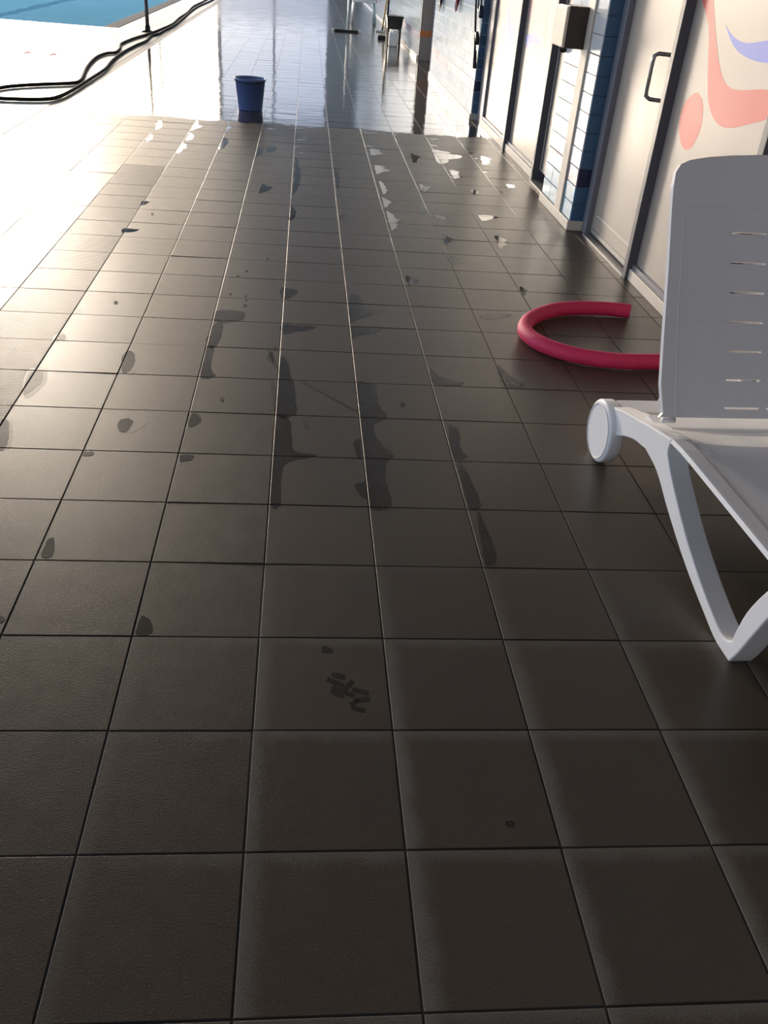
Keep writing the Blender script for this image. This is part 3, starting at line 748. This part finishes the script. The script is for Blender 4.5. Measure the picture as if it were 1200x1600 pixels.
# seat deck: thin slab with a raised outer lip, slightly dished, ending under the backrest
def deck():
    bm = bmesh.new()
    xs = [0, .004, .012, .052, .056, .10, .20, W/2, W-.20, W-.10, W-.056, W-.052, W-.012, W-.004, W]
    zs = [-.012, .0, .0, -.004, -.010, -.014, -.020, -.023, -.020, -.014, -.010, -.004, .0, .0, -.012]
    ys = [-.80, -.6, -.4, -.2, 0, .2, .4, .47, .54, .63, .70, .77]
    dz = [0, 0, 0, 0, 0, 0, 0, -.001, -.006, -.026, -.042, -.060]
    g = [[bm.verts.new((x, y, RZ+zz+d_)) for x, zz in zip(xs, zs)] for y, d_ in zip(ys, dz)]
    for A, B in zip(g, g[1:]):
        for i in range(len(xs)-1): bm.faces.new((A[i], A[i+1], B[i+1], B[i]))
    bmesh.ops.recalc_face_normals(bm, faces=bm.faces)
    o = from_bm('seat', bm, M_RES, lg); s = o.modifiers.new('s', 'SOLIDIFY'); s.thickness = .012; s.offset = -1
    if o.data.polygons[0].normal.z < 0: s.offset = 1
    return o
deck()
# frame continuing behind the backrest to the head end: crossbars and inner rails
for y, z, h in ((.98, .165, .045), (.74, .24, .035)):
    bm = bmesh.new(); add_box(bm, (.03, y-.045, z), (W-.03, y+.045, z+h), .006); from_bm('crossbar', bm, M_RES, lg)
for x in (.075, W-.095):
    bm = bmesh.new(); strip_prism(bm, [Vector((x, p.y, p.z-.012)) for p in armT], [Vector((x, p.y, p.z-.05)) for p in armT], (.02, 0, 0)); from_bm('inner_rail', bm, M_RES, lg)
# backrest: panel in a leaning plane, outline and slots placed on that plane
BT = math.radians(62)
B0 = Vector((0, .655, RZ+.006)); BD = Vector((0, math.cos(BT), math.sin(BT))); BN = Vector((0, -math.sin(BT), math.cos(BT)))
RW = Matrix.Rotation(ang, 3, 'Z')
def BP(px, py):
    q = loc(onpl(px, py, RW @ B0 + Vector((L0.x, L0.y, 0)), RW @ BN)); return q.x, (q-B0).dot(BD)
BL = BP(1048, 300)[1]; 
top_l = [BP(*p) for p in ((1036, 676), (1031, 655), (1033, 600), (1038, 520), (1045, 420), (1050, 330), (1053, 290), (1057, 268), (1065, 256), (1080, 249), (1110, 244), (1150, 241), (1195, 240))]
bx_c = W/2+.0
left = [(x, v) for x, v in top_l if x < bx_c-.02]
print('backrest outline', [(round(a, 3), round(b_, 3)) for a, b_ in left])
slot_rows = [BP(1165, y)[1] for y in (363, 410, 456.5, 503, 549, 594, 638)]
sl0, sl1 = BP(1141, 500)[0], BP(1196, 500)[0]
print('slots', [round(v, 3) for v in slot_rows], sl0, sl1)
def width_at(v):
    L = [(max(a[1], 0), a[0]) for a in left]
    L.sort()
    if v <= L[0][0]: return L[0][1]
    for (v0, x0), (v1, x1) in zip(L, L[1:]):
        if v <= v1: return x0+(x1-x0)*(v-v0)/max(1e-6, v1-v0)
    return None
def backrest():
    vtop = left[-1][1]
    vs = {0.0, .012}
    for s_ in slot_rows: vs.add(s_-.0032); vs.add(s_+.0032)
    vs |= {.36, .5, .55, .58, .60, .61}
    vs |= {max(a[1], 0) for a in left}
    vs = sorted(v for v in vs if v <= vtop+.001)
    xsl = [sl0, sl1]; sym = [W-sl1, W-sl0]
    if sl1 > W/2-.008: xsl = [sl0, W/2-.012]; sym = [W/2+.012, W-sl0]
    bm = bmesh.new(); vert = {}
    def V(x, v):
        key = (round(x, 5), round(v, 5))
        if key not in vert:
            u = (x-W/2)/(W/2)
            bow = -.012*(1-u*u)                                   # gently hollow towards the sitter's back
            vert[key] = bm.verts.new(B0 + BD*v + Vector((x, 0, 0)) + BN*bow)
        return vert[key]
    inner = sorted({.055, .10} | set(xsl) | {W/2} | set(sym) | {W-.10, W-.055})
    def row(v):
        a = width_at(v)
        if a is None: a = left[-1][0]
        a0 = a
        xs = [a0]+[max(x, a0+.0005*(i+1)) if x < W/2 else min(x, W-a0-.0005*(len(inner)-i)) for i, x in enumerate(inner)]+[W-a0]
        return xs
    for v0, v1 in zip(vs, vs[1:]):
        r0, r1 = row(v0), row(v1)
        for i in range(len(r0)-1):
            is_slot = any(abs((v0+v1)/2-s_) < .001 for s_ in slot_rows) and any(a <= (r0[i]+r0[i+1])/2 <= b_ for a, b_ in (xsl, sym))
            if is_slot: continue
            q = [V(r0[i], v0), V(r0[i+1], v0), V(r1[i+1], v1), V(r1[i], v1)]
            q = list(dict.fromkeys(q))
            if len(q) > 2:
                try: bm.faces.new(q)
                except ValueError: pass
    bmesh.ops.recalc_face_normals(bm, faces=bm.faces)
    o = from_bm('backrest', bm, M_RES, lg)
    s = o.modifiers.new('s', 'SOLIDIFY'); s.thickness = .016
    s.offset = -1 if o.data.polygons[len(o.data.polygons)//2].normal.dot(BN) > 0 else 1
    b_ = o.modifiers.new('b', 'BEVEL'); b_.width = .0025; b_.segments = 2; b_.limit_method = 'ANGLE'; b_.angle_limit = math.radians(50)
    # fine raised lines of the inset field
    L = [BP(*p) for p in ((1070, 322), (1066, 400), (1060, 500), (1057, 600), (1056, 674))]
    def on(x, v):
        u = (x-W/2)/(W/2); return B0+BD*max(v, .004)+Vector((x, 0, 0))+BN*(-.012*(1-u*u)+.0002)
    for flip in (0, 1):
        tube('field_line', spline([on(x if not flip else W-x, v) for x, v in L], 4), .0014, M_RES, o, 6)
    tops = BP(1070, 320)[1]
    tube('field_line', [on(L[0][0]+(W-2*L[0][0])*i/12, tops+.004*math.sin(i/12*math.pi)) for i in range(13)], .0012, M_RES, o, 6)
    for s_ in slot_rows[:4]:
        tube('slat_groove', [on(L[1][0]+.004+(sl0-L[1][0]-.004)*i/4, s_) for i in range(5)], .0008, M_RES, o, 6)
    return o
backrest()
for x in (.17, W-.19):
    tube('back_prop', [(x, .655+.36*math.cos(BT)+.02, RZ+.36*math.sin(BT)-.01), (x+.005, 1.0, .22)], .009, M_RES, lg)
    hx = .045 if x < W/2 else W-.045
    tube('hinge', [(hx-.02, .672, RZ-.012), (hx+.02, .672, RZ-.012)], .009, M_RES, lg)

# ---- far cleaning things by the end wall
c = G(616, 71)
ct = tag(empty('cleaning_cart', (1.52, 17.15, 0)), 'black plastic tub on dark legs against the tiled wall', 'cart')
bm = bmesh.new()
bmesh.ops.create_cube(bm, size=1, matrix=Matrix.Translation((.135, .16, .35)) @ Matrix.Diagonal((.29, .36, .20, 1)))
for v in bm.verts:
    if v.co.z < .3: v.co.x = .135+(v.co.x-.135)*.86; v.co.y = .16+(v.co.y-.16)*.86
bmesh.ops.bevel(bm, geom=list(bm.edges), offset=.015, segments=2, affect='EDGES')
from_bm('tub', bm, M_BLACK, ct)
bm = bmesh.new(); add_box(bm, (-.02, -.03, .435), (.29, .35, .46), .006); from_bm('rim', bm, M_BLACK, ct)
for x in (.025, .235):
    for y in (.02, .29):
        box('leg', (x-.02, y-.02, 0), (x+.02, y+.02, .27), M_BLACK, ct, .004)
box('shelf', (.02, .02, .10), (.24, .29, .115), M_BLACK, ct, .003)
tube('push_handle', [(.02, .30, .44), (.02, .32, .95), (.02, .26, 1.0)], .016, M_BLACK, ct)
jg = tag(empty('jerry_can', (1.62, 16.9, 0)), 'white plastic jerry can on the floor before the black tub', 'jerry can')
bm = bmesh.new(); add_box(bm, (-.08, -.06, 0), (.08, .06, .225), .022); from_bm('body', bm, mat('white_translucent_plastic', (.88, .87, .83), .4), jg)
bm = bmesh.new(); lathe(bm, [(.022, .215), (.022, .235), (.028, .236), (.028, .258), (.0001, .26)], 18, (.03, 0, 0)); from_bm('cap', bm, M_WHITEP, jg, True)
tube('grip', [(-.06, 0, .21), (-.045, 0, .245), (-.005, 0, .245), (.01, 0, .21)], .01, M_WHITEP, jg, 8)
mp = G(597, 50)
mo = tag(empty('mop', (mp.x, mp.y, 0)), 'yellow handled mop leaning towards the tiled wall', 'mop')
tube('handle', [(0, 0, .06), (.17, .25, 1.35)], .016, mat('yellow_handle', (.60, .38, .06), .45), mo)
bm = bmesh.new(); add_box(bm, (-.14, -.045, 0.001), (.14, .045, .035), .008); from_bm('head', bm, M_WHITEP, mo)
tube('socket', [(0, 0, .03), (.012, .018, .12)], .022, M_BLACK, mo)
wp = G(592, 58)
wpo = tag(empty('broom', (1.56, 18.3, 0)), 'cream handled broom beside the black tub', 'broom')
tube('handle', [(0, 0, .08), (.14, .06, 1.3)], .014, mat('cream_handle', (.75, .66, .48), .5), wpo)
bm = bmesh.new(); add_box(bm, (-.12, -.025, .05), (.12, .025, .09), .008); from_bm('head', bm, mat('cream_handle', (.75, .66, .48), .5), wpo)
bm = bmesh.new(); add_box(bm, (-.12, -.03, .0), (.12, .03, .055), .004); from_bm('bristles', bm, M_BLACK, wpo)
# squeegee standing on the floor against the chair
sq = G(541, 50)
so = tag(empty('floor_squeegee', (sq.x, sq.y, 0)), 'floor squeegee with white handle and dark blade before the far chair', 'squeegee')
box('blade', (-.27, -.02, 0.001), (.27, .02, .04), M_BLACK, so, .004)
box('blade_end', (-.29, -.025, 0.002), (-.24, .025, .05), M_WHITEP, so, .006); box('blade_end', (.24, -.025, .002), (.29, .025, .05), M_WHITEP, so, .006)
tube('handle', [(0, 0, .03), (.04, .5, .35), (.08, 1.6, 1.25)], .015, M_WHITEP, so)
# far plastic chair
ch = tag(empty('plastic_chair', (1.36, 22.25, 0)), 'white plastic chair at the far end of the walkway', 'chair')
M_TEAL = mat('pale_teal_plastic', (.36, .52, .54), .4)
for x in (-.24, .24):
    for y in (-.24, .24):
        tube('leg', [(x*1.1, y*1.1, 0), (x*.95, y*.95, .42)], [.026, .02], M_WHITEP if x < 0 else M_TEAL, ch, 8)
bm = bmesh.new(); add_box(bm, (-.26, -.26, .41), (.26, .26, .45), .012); from_bm('seat', bm, M_WHITEP, ch)
bm = bmesh.new(); add_box(bm, (-.25, .22, .45), (.25, .26, .88), .012); from_bm('backrest', bm, M_WHITEP, ch)
for x in (-.27, .27):
    tube('armrest', [(x, .22, .66), (x, -.2, .66), (x, -.24, .44)], .02, M_WHITEP, ch, 8)

# ---- things hanging on the far tiled wall
def hang(px, py): return onx(px, py, XW2-.03)
st = tag(empty('hanging_strap', hang(742, 60)), 'black strap with a grip hanging at the end of the tiled wall', 'strap')
q = [hang(746, -60), hang(744, 0), hang(743, 30), hang(742.5, 55), hang(742, 80)]
tube('strap', [p-st.location for p in spline(q, 4)], .012, M_BLACK, st, 8)
tube('grip', [p-st.location for p in (hang(742, 80), hang(741.5, 106))], .019, M_BLACK, st, 10)
tube('buckle', [p-st.location for p in (hang(745, 52), hang(746, 60), hang(745, 70))], .022, M_BLACK, st, 8)
s2 = tag(empty('hanging_rope', hang(749, 20)), 'dark looped cord hanging beside the black strap', 'cord')
tube('cord', [p-s2.location for p in spline([hang(750, -50), hang(748, 0), hang(747, 14), hang(750, 16), hang(752, 5), hang(753, -40)], 5)], .009, M_BLACK, s2, 6)
tube('toggle', [p-s2.location for p in (hang(752, 10), hang(751.5, 27))], .022, mat('dark_navy_rubber', (.015, .02, .05), .5), s2, 8)
M_DRED = mat('dark_red_fabric', (.16, .012, .02), .7)
for (x0, lab, m_) in ((688, 'dark hanging whistle lanyard at the far end of tiled wall', M_BLACK), (714, 'dark red pouch hanging on the far tiled wall', M_DRED)):
    a = hang(x0, 12); o = tag(empty('hanging_pouch', a), lab, 'pouch', 'things hanging on the tiled wall')
    bm = bmesh.new(); lathe(bm, [(.0001, -.03), (.016, -.02), (.02, .0), (.06, .06), (.075, .12), (.055, .19), (.012, .215), (.012, .25), (.0001, .25)], 12)
    for v in bm.verts: v.co.x *= .35
    from_bm('pouch', bm, m_, o, True)
    tube('loop', [(0, .05*math.sin(i*math.pi/6)+.07, .03+.07*math.cos(i*math.pi/6)) for i in range(12)], .007, m_, o, 6)
    tube('cord', [(0, 0, .24), (0, 0, .7)], .006, M_BLACK, o, 6)
    tube('hook', [(0, 0, .70), (.0, 0, .72), (.03, 0, .72)], .01, M_METAL, o, 6)
